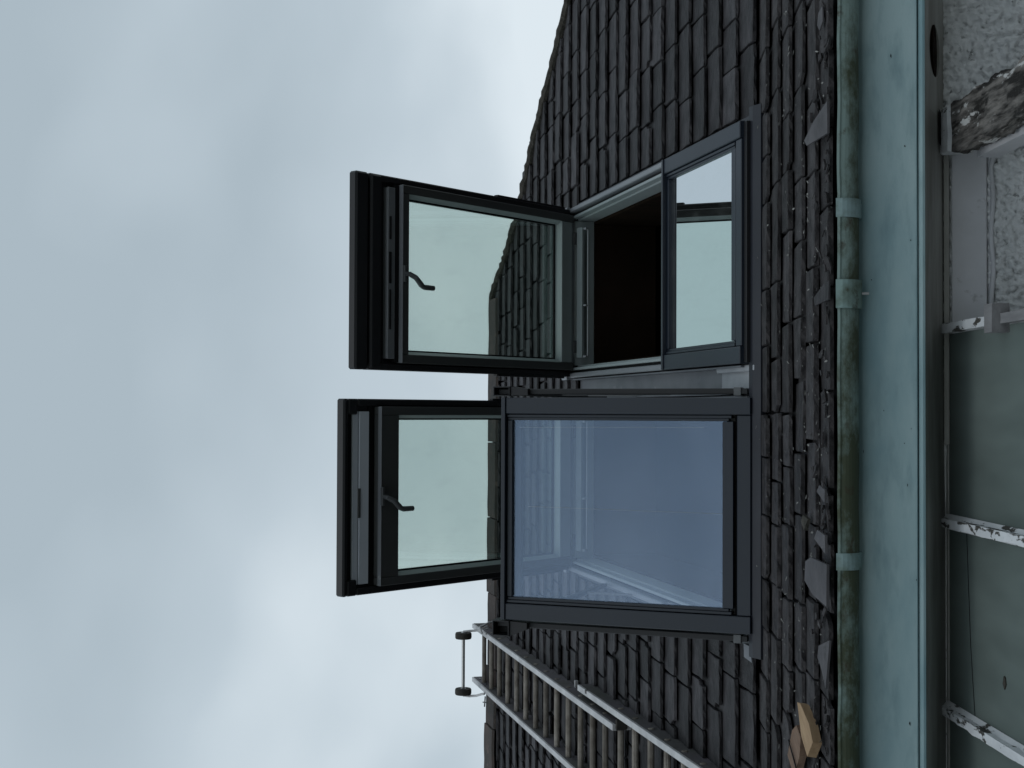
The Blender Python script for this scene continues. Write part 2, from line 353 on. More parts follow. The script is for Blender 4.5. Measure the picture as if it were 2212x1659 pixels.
# ------- roof deck with the two window openings left out
deck = MB()
def quad(m_, pts):
    b = len(m_.v); m_.v += [Vector(p) for p in pts]; m_.f.append(list(range(b, b + len(pts))))
def rp_(X, v, h=-0.012): return MR @ Vector((X, v, h))
OA, OB = 0.02, 2.47
quad(deck, [rp_(XL, -.03), rp_(X2 + .03, -.03), rp_(X2 + .03, 4.6), rp_(XL, 4.6)])
quad(deck, [rp_(X2 + .03, -.03), rp_(X2 + W - .03, -.03), rp_(X2 + W - .03, OA), rp_(X2 + .03, OA)])
quad(deck, [rp_(X2 + .03, OB), rp_(X2 + W - .03, OB), rp_(X2 + W - .03, 4.6), rp_(X2 + .03, 4.6)])
quad(deck, [rp_(X2 + W - .03, -.03), rp_(X1 + .03, -.03), rp_(X1 + .03, 4.6), rp_(X2 + W - .03, 4.6)])
quad(deck, [rp_(X1 + .03, -.03), rp_(X1 + W - .03, -.03), rp_(X1 + W - .03, OA), rp_(X1 + .03, OA)])
quad(deck, [rp_(X1 + .03, OB), rp_(X1 + W - .03, OB), rp_(X1 + W - .03, 4.07), rp_(1.045, 4.21), rp_(0.882, 4.515), rp_(0.80, 4.6), rp_(X1 + .03, 4.6)])
quad(deck, [rp_(X1 + W - .03, -.03), rp_(4.6, -.03), rp_(2.368, 2.632), rp_(1.947, 3.135), rp_(1.717, 3.409), rp_(1.36, 3.761), rp_(1.255, 3.885), rp_(X1 + W - .03, 4.07)])
bellp = lambda X, d, h=-0.012: MBELL @ Vector((X, d, h))
quad(deck, [bellp(XL, -0.93), bellp(5.45, -0.93), bellp(4.6, 0.0), bellp(XL, 0.0)])
# back slope and hipped end
ry = ridge_pt.y
mir = lambda p: Vector((p.x, 2 * ry - p.y, p.z))
quad(deck, [mir(rp_(XL, -.9)), mir(rp_(5.3, -.9)), mir(rp_(2.368, 2.632)), mir(rp_(0.8, 4.6)), mir(rp_(XL, 4.6))])
hp = [rp_(x, v) for x, v in HIP[2:]]
for p, q in zip([rp_(5.3, -.9)] + hp[:-1], hp):
    quad(deck, [p, mir(p), mir(q), q])
roof = deck.obj('roof', FELT, cottage)

# ------- walls and loft
eave_y = 4.457; wall_y = 4.76
wl = MB()
# front wall: fine uneven render where it is in view
xs = [XL + .2 + i * .3 for i in range(20)]; xs = [x for x in xs if x < -0.1] + [-0.1 + i * 0.0065 for i in range(int(1.8 / .0065))] + [1.75 + i * .3 for i in range(12)]
zs = [GROUND, -1.5, -1.0, -.6, -.35] + [-.3 + i * .0065 for i in range(int(.64 / .0065))] + [0.36, 0.45]
def rough(x, z):
    if x < -0.12 or x > 1.72 or z < -.3: return 0
    p = Vector((x * 40, z * 40, 0.3)); p += Vector(noise.noise_vector(p * 0.9)) * 0.9
    d = abs(noise.noise(p * 0.75)); d2 = abs(noise.noise(p * 1.7 + Vector((4, 2, 1))))
    r_ = min(d * 3.4, 1.0) * 0.017 + min(d2 * 3, 1) * 0.008 + noise.noise(Vector((x * 3, z * 3, 5))) * 0.006
    return -r_
nb = len(wl.v)
for z in zs:
    for x in xs: wl.v.append(Vector((x, wall_y + rough(x, z), z)))
nx = len(xs)
for j in range(len(zs) - 1):
    for i in range(nx - 1): wl.f.append([j * nx + i, j * nx + i + 1, (j + 1) * nx + i + 1, (j + 1) * nx + i])
wall = wl.obj('wall', RENDER, cottage, smooth=True, label='rough cast pebble rendered wall, grey white')
bw = MB()
bw.box(XL + .2, XL + .45, wall_y + .01, 2 * ry - wall_y, GROUND, 0.5)
bw.box(5.0, 5.25, wall_y + .01, 2 * ry - wall_y, GROUND, 0.5)
bw.box(XL + .2, 5.25, 2 * ry - wall_y + .01, 2 * ry - wall_y + .25, GROUND, 0.5)
bw.box(XL + .2, 5.25, wall_y + .02, 2 * ry - wall_y, 0.46, 0.55)
bw.obj('wall', RENDER, cottage)
gb = MB(); gb.prism([(wall_y, .5), (ry, ridge_pt.z - .1), (2 * ry - wall_y, .5)], XL + .2, XL + .45, M=Matrix(((0, 0, 1, 0), (1, 0, 0, 0), (0, 1, 0, 0), (0, 0, 0, 1))))
gb.obj('gable', RENDER, cottage)
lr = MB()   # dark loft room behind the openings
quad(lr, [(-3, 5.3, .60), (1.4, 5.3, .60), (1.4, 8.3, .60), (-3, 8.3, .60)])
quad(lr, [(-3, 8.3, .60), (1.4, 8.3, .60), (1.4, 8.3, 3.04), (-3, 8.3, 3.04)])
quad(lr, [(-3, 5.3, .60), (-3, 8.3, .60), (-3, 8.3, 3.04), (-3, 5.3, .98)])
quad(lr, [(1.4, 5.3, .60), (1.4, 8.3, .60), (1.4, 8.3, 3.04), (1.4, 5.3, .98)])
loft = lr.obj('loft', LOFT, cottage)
lp = MB(); lp.tube([(0.62, 8.28, 2.36), (0.62, 8.24, 2.36)], 0.10, 24); lp.tube([(0.62, 8.24, 2.36), (0.62, 8.20, 2.36)], 0.045, 16)
lp.obj('wall_light', SEAL, loft)
bm_ = MB(); bm_.box(-2.9, 1.3, 7.6, 7.66, 2.3, 2.48); bm_.obj('purlin', LOFT_WOOD, loft)

# ------- fascia, soffit, gutter
fa = MB()
fa.box(XL, 5.45, eave_y, eave_y + .022, 0.3895, 0.612, c=.003)
fa.profile([(eave_y - .014, .3655), (eave_y - .017, .372), (eave_y - .012, .381), (eave_y - .002, .3855), (eave_y + .02, .3855), (eave_y + .02, .3655)], XL, 5.45)
fascia = fa.obj('fascia', FASCIA, cottage, label='pale teal painted fascia board with bottom bead')
sfm = MB()
hx, hr = 1.16, 0.083      # round vent hole in the soffit
s0y, s0z, s1y, s1z = eave_y + .0, .3655, wall_y + .015, .3275
def sp(x, t, off=0): return Vector((x, s0y + (s1y - s0y) * t, s0z + (s1z - s0z) * t - off))
nseg = 32; ctr_t = 0.47
ring = []
for k in range(nseg):
    an = 2 * math.pi * k / nseg; ring.append((hx + hr * math.cos(an), ctr_t + hr * .92 * math.sin(an) / (s1y - s0y)))
sq = []
for k in range(nseg):
    an = 2 * math.pi * k / nseg; c_, s_ = math.cos(an), math.sin(an); mxx = max(abs(c_), abs(s_))
    sq.append((hx + .2 * c_ / mxx, .5 + .5 * s_ / mxx))
b = len(sfm.v)
for x, t in ring: sfm.v.append(sp(x, t))
for x, t in sq: sfm.v.append(sp(x, t))
for x, t in ring: sfm.v.append(sp(x, t, -.05))
for k in range(nseg):
    kk = (k + 1) % nseg
    sfm.f.append([b + k, b + kk, b + nseg + kk, b + nseg + k]); sfm.f.append([b + k, b + kk, b + 2 * nseg + kk, b + 2 * nseg + k])
quad(sfm, [sp(XL, 0), sp(hx - .2, 0), sp(hx - .2, 1), sp(XL, 1)]); quad(sfm, [sp(hx + .2, 0), sp(5.4, 0), sp(5.4, 1), sp(hx + .2, 1)])
soffit = sfm.obj('soffit', SOFFIT, cottage, label='shaded grey soffit under the eaves')
vh = MB(); vh.tube([sp(hx, ctr_t, .0008), sp(hx, ctr_t, -.004)], hr - .001, 28); vh.obj('vent_hole', RUSTHOLE, soffit, label='round dark rusty vent hole in the soffit')
for xa in (1.33, 0.98):
    ck = MB(); ck.box(xa - .04, xa + .04, -.002, .002, -.0015, .002, M=Matrix.Translation(sp(xa, ctr_t, .001))); ck.obj('soffit_crack', SEAL, soffit)

ds = MB(); ds.box(-.055, .055, -.045, .045, -.001, .001, M=Matrix.Translation(sp(.925, .72, .0015))); ds.obj('soffit_dark_patch', SEAL, soffit)  # flat dark patch flush with the soffit, beside the beam end
gy, gz, gr = 4.398, 0.6146, 0.0555
pr = []
for k in range(17):
    an = math.pi + math.pi * k / 16; pr.append((gy + gr * math.cos(an), gz + gr * math.sin(an)))
pr = [(gy - gr - .004, gz + .002), (gy - gr - .004, gz - .006)] + pr[1:]
inner = [(gy + (gr - .004) * math.cos(math.pi + math.pi * k / 16), gz + (gr - .004) * math.sin(math.pi + math.pi * k / 16)) for k in range(16, -1, -1)]
gm = MB(); gm.profile(pr + inner, XL, 5.45, steps=120, wob=0.0009)
gutter = gm.obj('gutter', GUTTER, cottage, smooth=False, label='half round gutter stained green with algae')
def sleeve(x0, x1, dr, mt, name, clip=False):
    s = MB(); r2 = gr + dr
    po = [(gy + r2 * math.cos(math.pi + math.pi * k / 14), gz + r2 * math.sin(math.pi + math.pi * k / 14)) for k in range(15)]
    r1 = gr + .001
    pi_ = [(gy + r1 * math.cos(math.pi + math.pi * k / 14), gz + r1 * math.sin(math.pi + math.pi * k / 14)) for k in range(14, -1, -1)]
    po[0] = (gy - r2, gz + .006); pi_[-1] = (gy - gr + .004, gz + .006)
    s.profile(po + pi_, x0, x1)
    if clip:
        s.box(x0 + .004, x1 - .004, gy + .02, eave_y, gz - r2 + .004, gz - r2 + .03)
    return s.obj(name, mt, gutter)
sleeve(0.606, 0.664, .006, GUTTER_CLEAN, 'gutter_bracket', True)
sleeve(-0.480, -0.428, .006, GUTTER_CLEAN, 'gutter_bracket', True)
for xb in (1.72, -1.55, -2.6, 2.8): sleeve(xb, xb + .055, .006, GUTTER_CLEAN, 'gutter_bracket', True)
j = sleeve(0.325, 0.413, .010, GUTTER_JOINT, 'gutter_joint')
jj = MB(); jj.tube([(0.372, gy, gz - gr - .005), (0.372, gy + .004, gz - gr - .03)], .005, 8); jj.obj('drip_bolt', STEEL, gutter)

# frieze board and conduit on the wall
fb = MB(); fb.box(-.1, .885, wall_y - .032, wall_y + .0, .197, .306, c=.003); fb.obj('frieze_board', BOARD, cottage, label='flat off white board under the soffit')
fb2 = MB(); fb2.box(-.1, .885, wall_y - .042, wall_y - .0, .313, .330, c=.002); fb2.obj('frieze_strip', SOFFIT, cottage)
fb3 = MB(); fb3.box(-.1, .885, wall_y - .018, wall_y - .0, .184, .194, c=.002); fb3.obj('board_batten', BOARD, cottage)
cn = MB(); cpts = []
for t in range(0, 26):
    x = 0.30 + t * .02; cpts.append((x, wall_y - .022 + .003 * math.sin(t * .9), .181 + .0035 * math.sin(t * .55)))
cpts += [(.825, wall_y - .025, .178), (.845, wall_y - .027, .165), (.858, wall_y - .028, .14), (.868, wall_y - .028, .10), (.87, wall_y - .028, .02), (.87, wall_y - .028, -.3)]
cn.tube(cpts, .008, 8); cn.obj('conduit', BOARD, cottage, smooth=True, label='thin painted conduit bending down the wall')

# ------------------------------------------------------------------ slates
def slate_mesh(seed, w, ln, th):
    """rough broken slate; tail at y=0, head at y=ln"""
    rnd = random.Random(seed)
    pts = []
    n = 9
    c0 = rnd.uniform(.008, .03); c1 = rnd.uniform(.008, .03)
    sl = rnd.uniform(-.006, .006)
    tail = []
    for i in range(n + 1):
        t = i / n; y = sl * (t - .5) + rnd.uniform(-.002, .002)
        if i == 0: y += rnd.uniform(.0, .011)
        if i == n: y += rnd.uniform(.0, .011)
        tail.append((-w / 2 + w * t + (rnd.uniform(-.004, .004) if 0 < i < n else 0), y))
    rs = [(w / 2 + rnd.uniform(-.005, .003), .07), (w / 2 + rnd.uniform(-.006, .002), .15), (w / 2 - .003, ln)]
    ls = [(-w / 2 + .003, ln), (-w / 2 + rnd.uniform(-.002, .006), .15), (-w / 2 + rnd.uniform(-.003, .005), .07)]
    if rnd.random() < .10:          # a broken-off corner
        k = rnd.choice((0, n)); tail[k] = (tail[k][0] + (.02 if k == 0 else -.02), tail[k][1] + rnd.uniform(.02, .05))
    poly = tail + rs + ls
    m_ = MB(); N_ = len(poly)
    cx = 0; top = []
    for x, y in poly: m_.v.append(Vector((x, y, 0)))
    for x, y in poly: m_.v.append(Vector((x * (1 - .004 / w) + rnd.uniform(-.001, .001), y + (rnd.uniform(-.003, .007) if y < .06 else 0), th * rnd.uniform(.85, 1.1))))
    for x, y in poly: m_.v.append(Vector((x * (1 - .014 / w), y + (.008 if y < .06 else 0), th + rnd.uniform(0.0, .0015))))
    m_.f.append(list(range(N_))[::-1]); m_.f.append([2 * N_ + i for i in range(N_)])
    for a in (0, 1):
        for i in range(N_):
            k = (i + 1) % N_; m_.f.append([a * N_ + i, a * N_ + k, (a + 1) * N_ + k, (a + 1) * N_ + i])
    return m_
LEN = .36
lib = []
for s_ in range(36):
    wv = [.20, .235, .27, .30][s_ % 4]
    lib.append((wv, slate_mesh(s_, wv, LEN, random.uniform(.010, .0145))))
placed = []          # (matrix, lib index, old?, visible size)
def proj(P):
    d = P.dot(CAM_F); return (1106 - 3000.9 * P.dot(CAM_U) / d, 829.5 - 3000.9 * P.dot(CAM_R) / d, d)
def vis_size(P, frame_bell):
    x, y, d = proj(P)
    if not (-20 < x < 2232 and -20 < y < 1679): return 0
    if 1083 < x < 1640 and 840 < y < 1375: return 0
    return 1e3 / d ** 2 * (1.6 if frame_bell else 1.0)
EXP = .1745
def lay_row(v, MF, spans, bell, tilt):
    for (xa, xb) in spans:
        x = xa + random.uniform(-.1, 0) if xa < -5.9 else xa
        first = True
        while x < xb - .02:
            k = random.randrange(len(lib)); wv = lib[k][0]; sx = random.uniform(.78, 1.22)
            ww = wv * sx
            if xb - (x + ww) < .07: ww = xb - x
            sx = ww / wv
            if sx > 1.9: ww = (xb - x) / 2; sx = ww / wv
            gap = .006
            M = MF @ Matrix.Translation((x + ww / 2, v + random.uniform(-.0025, .0025), random.uniform(.024, .028))) @ Matrix.Rotation(-tilt + random.uniform(-.004, .003), 4, 'X') @ Matrix.Rotation(random.uniform(-.012, .012), 4, 'Z') @ Matrix.Rotation(random.uniform(-.007, .007), 4, 'Y') @ Matrix.Diagonal((sx * (1 - gap / ww), random.uniform(.98, 1.01), random.uniform(.85, 1.3 if bell else 1.1), 1))
            c = M @ Vector((0, .08, .01))
            placed.append((M, k, bell, vis_size(c, bell)))
            x += ww
TILT = .112
# bell-cast courses
for i in range(6):
    d = -.165 * (i + 1) - .022
    xr = 4.6 - d * .9
    lay_row(d, MBELL, [(XL, xr - random.uniform(0, .05))], True, .12)
# main courses
k = 0
while True:
    v = 0.0 + k * EXP - .01; k += 1
    if v > 4.42: break
    xr = hipx(v + .05) - .01
    if v < 2.36:
        top = v + LEN
        sp_ = [(XL, X2 - .035), (X1 + W + .035, xr)]
        if v < 0.1: sp_ = [(XL, X2 - .02), (X1 + W + .02, xr)]
    else:
        sp_ = [(XL, xr)]
    lay_row(v, MR, sp_, False, TILT)
placed.sort(key=lambda t: -t[3])
meshes = {}
def lib_mesh(k, old):
    key = (k, old)
    if key not in meshes: meshes[key] = lib[k][1].mesh('slate', SLATE_OLD if old else SLATE)
    return meshes[key]
import bisect
for i, (M, k, bell, vsz) in enumerate(placed[:298]):
    o = bpy.data.objects.new('slate', lib_mesh(k, bell)); COL.objects.link(o); o.parent = roof; o.matrix_local = M
rest = {True: MB(), False: MB()}
for (M, k, bell, vsz) in placed[298:]:
    src = lib[k][1]; dst = rest[bell]; b = len(dst.v)
    # clip to the hip line
    Mi = (MBELL if bell else MR).inverted()
    for p in src.v:
        q = M @ p
        loc = Mi @ q; lim = (4.6 - loc.y * .9) if bell else hipx(max(loc.y, -.03)) - .012
        if loc.x > lim + .01 and loc.y < 4.6:
            loc.x = lim + .01; q = (MBELL if bell else MR) @ loc
        if not bell and loc.y > 4.59: loc.y = 4.59; q = MR @ loc
        dst.v.append(q)
    dst.f += [[b + t for t in f] for f in src.f]
rest[False].obj('slates', SLATE, roof, kind='stuff', label='smaller dark slates of the upper courses')
if rest[True].v: rest[True].obj('slates', SLATE_OLD, roof, kind='stuff', label='dark slates of the bottom courses beyond the view')

# hip edge: rough dark mortar and slate ends
hpv = MB(); pts = []
full = [MR @ Vector((x, v, .03)) for x, v in reversed(HIP[1:])]
cur = []
for p, q in zip(full, full[1:]):
    n_ = max(2, int((q - p).length / .035))
    for i in range(n_): cur.append(p.lerp(q, i / n_))
cur.append(full[-1])
cur = [p + Vector((random.uniform(-.005, .005), random.uniform(-.005, .005), random.uniform(-.005, .005))) for p in cur]
hpv.tube(cur, [random.uniform(.022, .032) for _ in cur], 8)
hpv.obj('hip_mortar', MORTAR, roof, label='mossy dark mortar along the sloping hip edge')

# ridge tiles: separate angled clay tiles
xt = 0.80; i = 0
joints = [0.80, .33, -.21, -.74, -1.27, -1.78, -2.19, -2.70, -3.2, -3.7, -4.2, -4.7, -5.2, -5.7, -6.1]
ta = MR.to_3x3()
for xa, xb in zip(joints, joints[1:]):
    s = MB(); t = .016; lz = .012 * random.random() + (0.012 if xb == -2.70 else 0)
    leg = .225 + random.uniform(-.01, .02)
    c = Vector((0, ridge_pt.y, ridge_pt.z + .055 + lz))
    dn = -UP * leg; dn2 = Vector((0, -dn.y, dn.z))
    prof = []
    arc = [(c + dn), (c + dn * .2 + Vector((0, 0, .0))), (c + Vector((0, -.012, -.004))), (c + Vector((0, .012, -.004))), (c + dn2)]
    outer = [(p.y, p.z) for p in arc]
    inn = [(p.y, p.z - t * 1.2) for p in reversed(arc)]
    s.profile(outer + inn, xb + .004, xa - .004, steps=6, wob=.0012)
    s.obj('ridge_tile', RIDGE, roof)

# ------------------------------------------------------------------ roof windows
def sash_lower(par, M, Wp, Lp, gm, name_label):
    s = MB()
    sw = .066
    s.box(0, sw, .012, Lp - .018, -.055, 0, c=.003); s.box(Wp - sw, Wp, .012, Lp - .018, -.055, 0, c=.003)
    s.box(0.0, Wp, Lp - .018, Lp, -.06, .006, c=.002)
    s.box(sw + .002, Wp - sw - .002, .012, .066, -.05, -.006, c=.003)       # bottom board
    o = s.obj('lower_sash', CLAD, par, M=M, label=name_label)
    s = MB()
    s.box(sw + .003, sw + .014, .088, Lp - .020, -.05, -.010); s.box(sw + .0145, .092, .10, Lp - .021, -.05, -.017)
    s.box(Wp - sw - .014, Wp - sw - .003, .088, Lp - .020, -.05, -.010); s.box(Wp - .092, Wp - sw - .0145, .10, Lp - .021, -.05, -.017)
    s.box(.093, Wp - .093, Lp - .042, Lp - .021, -.05, -.014)
    s.box(.093, Wp - .093, .082, .124, -.05, -.012)
    s.obj('glazing_bead', CLAD, o)
    s = MB(); s.box(sw + .002, Wp - sw - .002, .067, .081, -.055, -.045, c=.0005); s.obj('seal', SEAL, o)
    s = MB(); s.box(.085, Wp - .085, .11, Lp - .03, -.034, -.028, c=.0005); s.obj('glass', gm, o)
    s = MB(); ib = .045
    s.box(.02, .075, .02, Lp - .02, -.085, -.056); s.box(Wp - .075, Wp - .02, .02, Lp - .02, -.085, -.056)
    s.box(.076, Wp - .076, Lp - .065, Lp - .02, -.085, -.056); s.box(.076, Wp - .076, .02, .10, -.085, -.056)
    s.obj('inner_frame', INNER, o)
    return o

def window(X0, label, grp, s_open, Ws, variant):
    Mw = MR @ Matrix.Translation((X0, 0, 0))
    t = thing('roof_window', label, 'roof window', Mw, grp)
    Lt = 2.495; LU = .896
    f = MB()
    # outer covers of the fixed frame, stepped profile
    z_lo = .002
    f.box(0, .026, LU + .012, Lt, z_lo, .079, c=.004); f.box(W - .026, W, LU + .012, Lt, z_lo, .079, c=.004)
    if variant == 2:
        f.box(0, .03, 0.02, LU + .01, z_lo, .055, c=.003); f.box(W - .03, W, 0.02, LU + .01, z_lo, .055, c=.003)
    f.box(-.005, W + .005, Lt, Lt + .10, z_lo, .082, c=.006)
    frame_ = f.obj('frame', CLAD_GREY, t)
    f = MB()
    for a, b_ in ((.028, .040), (W - .040, W - .028)): f.box(a, b_, .03, Lt - .005, -.02, .045, c=.001)
    f.obj('seal', SEAL, frame_)
    f = MB()
    for sgn, o0 in ((1, 0), (-1, W)):
        f.box(o0 + sgn * .042, o0 + sgn * .056, .03, Lt - .01, -.05, .062, c=.002)
        f.box(o0 + sgn * .0565, o0 + sgn * .068, .03, Lt - .01, -.11, .030, c=.002)
    f.box(.069, W - .069, Lt - .07, Lt - .012, -.11, .05)
    f.obj('inner_jamb', INNER_LIGHT, frame_)
    f = MB()
    f.box(.069, .085, .02, Lt - .02, -.42, -.06); f.box(W - .085, W - .069, .02, Lt - .02, -.42, -.06)
    f.box(.086, W - .086, Lt - .085, Lt - .071, -.42, -.06); f.box(.086, W - .086, .02, .035, -.42, -.06)
    f.obj('lining', LOFT_WOOD, frame_)
    # front kerb under the sash
    f = MB(); f.box(0.004, W - .004, -.012, .018, -.005, .068 if variant == 1 else .02, c=.002)
    f.obj('front_kerb', CLAD_BLACK, t)
    # transom between lower and upper sash
    if variant == 1:
        f = MB(); f.box(0.0, W, LU - .001, LU + .004, -.02, .088); f.box(0.0, W, LU + .0075, LU + .0115, -.02, .084)
        f.obj('transom', CLAD, t)
        f = MB(); f.box(.001, W - .001, LU + .0045, LU + .007, -.02, .078, c=.0003); f.obj('transom_seal', SEAL, t)
    # flashing
    # ---- upper sash
    H = Matrix.Translation((W / 2, Lt - .05, .08)) @ Matrix.Rotation(math.pi - (s_open + A), 4, 'X')
    hw = Ws / 2; Ls = 1.641
    gx = .372; g0 = .036; g1 = 1.318
    s = MB()
    s.box(-hw, -hw + .034, -.03, Ls - .09, -.035, .018, c=.006); s.box(hw - .034, hw, -.03, Ls - .09, -.035, .018, c=.006)
    s.box(-hw + .036, hw - .036, -.03, .03, -.035, -.005)
    s.box(-hw + .02, -gx + .005, .03, Ls - .09, -.030, -.006, c=.001); s.box(gx - .005, hw - .02, .03, Ls - .09, -.030, -.006, c=.001)
    s.box(-gx, gx, 1.312, Ls - .03, -.030, -.008, c=.001); s.box(-hw + .02, hw - .02, 1.36, Ls - .035, -.033, -.012, c=.001)
    if variant == 1:
        s.box(-hw, hw, Ls - .083, Ls, -.034, .020, c=.009); s.box(-hw + .004, hw - .004, Ls - .165, Ls - .092, -.03, .028, c=.009)
    else:
        s.box(-hw, hw, Ls - .03, Ls, -.035, .022, c=.008); s.box(-hw, -hw + .075, Ls - .088, Ls - .0305, -.03, .02, c=.006); s.box(hw - .075, hw, Ls - .088, Ls - .0305, -.03, .02, c=.006)
    us = s.obj('upper_sash', CLAD_BLACK, t, M=H, label='black upper sash propped open towards the sky')
    e1 = 1.432 if variant == 2 else 1.362
    zf = .052
    s = MB()      # inner frame seen from below
    s.box(-hw + .036, -gx - .016, .02, e1, -.004, zf, c=.003); s.box(gx + .016, hw - .036, .02, e1, -.004, zf, c=.003)
    s.box(-gx - .0155, gx + .0155, g1, e1, -.004, zf, c=.003)
    s.obj('inner_frame', INNER, us)
    s = MB()      # lighter splayed edges next to the glass
    s.prism([(-gx - .0155, -.004), (-gx, -.004), (-gx, .014), (-gx - .0155, zf - .003)], 0.125, g1 - .001, M=Matrix(((1, 0, 0, 0), (0, 0, 1, 0), (0, 1, 0, 0), (0, 0, 0, 1))))
    s.prism([(gx, -.004), (gx + .0155, -.004), (gx + .0155, zf - .003), (gx, .014)], 0.125, g1 - .001, M=Matrix(((1, 0, 0, 0), (0, 0, 1, 0), (0, 1, 0, 0), (0, 0, 0, 1))))
    s.box(-gx - .015, gx + .015, .035, .124, -.004, zf - .002, c=.002)
    s.obj('splay', INNER_LIGHT, us)
    s = MB(); s.box(-gx - .001, -gx + .008, .125, g1, -.006, .003, c=.0005); s.box(gx - .008, gx + .001, .125, g1, -.006, .003, c=.0005)
    s.box(-gx + .009, gx - .009, .125, .135, -.006, .003, c=.0005); s.box(-gx + .009, gx - .009, g1 - .007, g1 + .001, -.006, .003, c=.0005); s.obj('seal', SEAL, us)
    s = MB(); s.box(-gx - .002, gx + .002, .10, g1 + .004, -.020, -.012, c=.0005); s.obj('glass', GL_CLEAR, us)
    # bottom rail build-up
    if variant == 1:
        s = MB(); s.box(-hw + .055, hw - .055, Ls - .245, Ls - .195, .0, .034, c=.003)
        s.obj('vent_strip', CLAD_GREY, us)
        s = MB(); s.box(-.27, -.08, Ls - .215, Ls - .205, .03, .040); s.box(.16, .27, Ls - .215, Ls - .205, .03, .040); s.box(-.05, .10, Ls - .217, Ls - .202, .03, .039)
        s.obj('lock_fitting', SEAL, us)
        s = MB(); s.box(-hw + .034, hw - .034, Ls - .19, Ls - .166, -.03, .005); s.box(-hw + .04, hw - .04, Ls - .275, Ls - .246, -.02, .03); s.obj('gasket', SEAL, us)
        s = MB(); s.box(-hw + .037, hw - .037, e1, e1 + .006, .03, zf + .004); s.obj('edge_trim', CLAD_GREY, us)
    else:
        s = MB(); s.box(-hw + .05, hw - .06, Ls - .165, Ls - .105, .0, .012, c=.002); s.box(-hw + .05, hw - .06, Ls - .100, Ls - .066, -.004, .008, c=.002)
        s.obj('vent_strip', STRIP_BLUE, us)
        s = MB(); s.box(-.10, .04, Ls - .112, Ls - .099, .006, .016); s.obj('lock_fitting', INNER, us)
        s = MB(); s.box(-hw + .034, hw - .034, Ls - .20, Ls - .168, -.03, .0); s.box(-hw + .034, hw - .034, Ls - .064, Ls - .031, -.03, -.004); s.obj('gasket', SEAL, us)
        s = MB(); s.box(-hw + .037, hw - .037, e1, e1 + .004, .03, zf + .003); s.obj('edge_trim', CLAD_GREY, us)
    # ventilation flap at the hinge side
    s = MB()
    fx = .36
    s.box(-fx, fx, -.012, .008, .062, .10); s.obj('vent_flap', INNER_LIGHT, us)
    s = MB(); s.box(-fx, fx, -.030, -.020, .112, .120); s.box(-fx, -fx + .012, -.03, .0, .10, .119); s.box(fx - .012, fx, -.03, 0, .10, .119); s.box(-.075, -.066, -.03, 0, .10, .119)
    s.obj('flap_edge', VENT_WHITE, us)
    s = MB()
    for hxx in (-.30, .30): s.box(hxx - .035, hxx + .035, -.002, .03, .055, .062)
    s.obj('hinge', INNER, us)
    # handle
    hy = 1.356 if variant == 1 else 1.428
    if variant == 2: us['label'] = 'black upper sash with a pale vent strip, propped open'
    s = MB()
    s.box(-.045, .045, hy - .008, hy + .012, zf, zf + .016, c=.004) if variant == 2 else s.box(-.04, .04, hy - .012, hy + .01, zf, zf + .016, c=.004)
    s.tube([(0, hy, zf + .01), (-.004, hy, zf + .04), (-.02, hy - .03, zf + .052), (-.052, hy - .07, zf + .05), (-.060, hy - .082, zf + .05), (-.062, hy - .095, zf + .05), (-.062, hy - .155, zf + .05)],
           [.010, .012, .013, .014, .012, .0135, .0125], 12)
    s.obj('handle', HANDLE_M, us, smooth=False)
    # support arms of the sash
    s = MB()
    for sg in (-1, 1):
        s.box(sg * (hw + .004) - .006, sg * (hw + .004) + .006, .05, .62, -.015, .012)
    s.obj('support_arm', CLAD_BLACK, us)
    # end caps at the hinge, clips on the frame
    s = MB()
    for xx in (-.012, W - .03):
        s.box(xx, xx + .036, Lt - .07, Lt + .03, .08, .096)
    s.obj('hinge_cover', CLAD_GREY, t)
    return t

W1 = window(X1, 'open balcony roof window beside the hip, its lower glass shut flat in the roof', 'balcony roof windows', R(18.925), .9300, 1)
W2 = window(X2, 'open balcony roof window beside the ladder, its lower blue glass standing upright', 'balcony roof windows', R(21.573), .9300, 2)
# lower sashes
ls1 = sash_lower(W1, Matrix.Translation((0.0, 0.0, .086)), W, .893, GL_MIRROR, 'lower sash shut flat, glass mirroring the sky')
Xp, Wp, Lp = -.846, .9066, 1.039
base = Vector((Xp, 5.295, 1.068))
Mv = frame(base, Vector((0, 0, 1)), Vector((0, -1, 0)))
ls2 = sash_lower(W2, (MR @ Matrix.Translation((X2, 0, 0))).inverted() @ Mv, Wp, Lp, GL_BLUE, 'lower sash pushed out upright, blue reflecting glass')
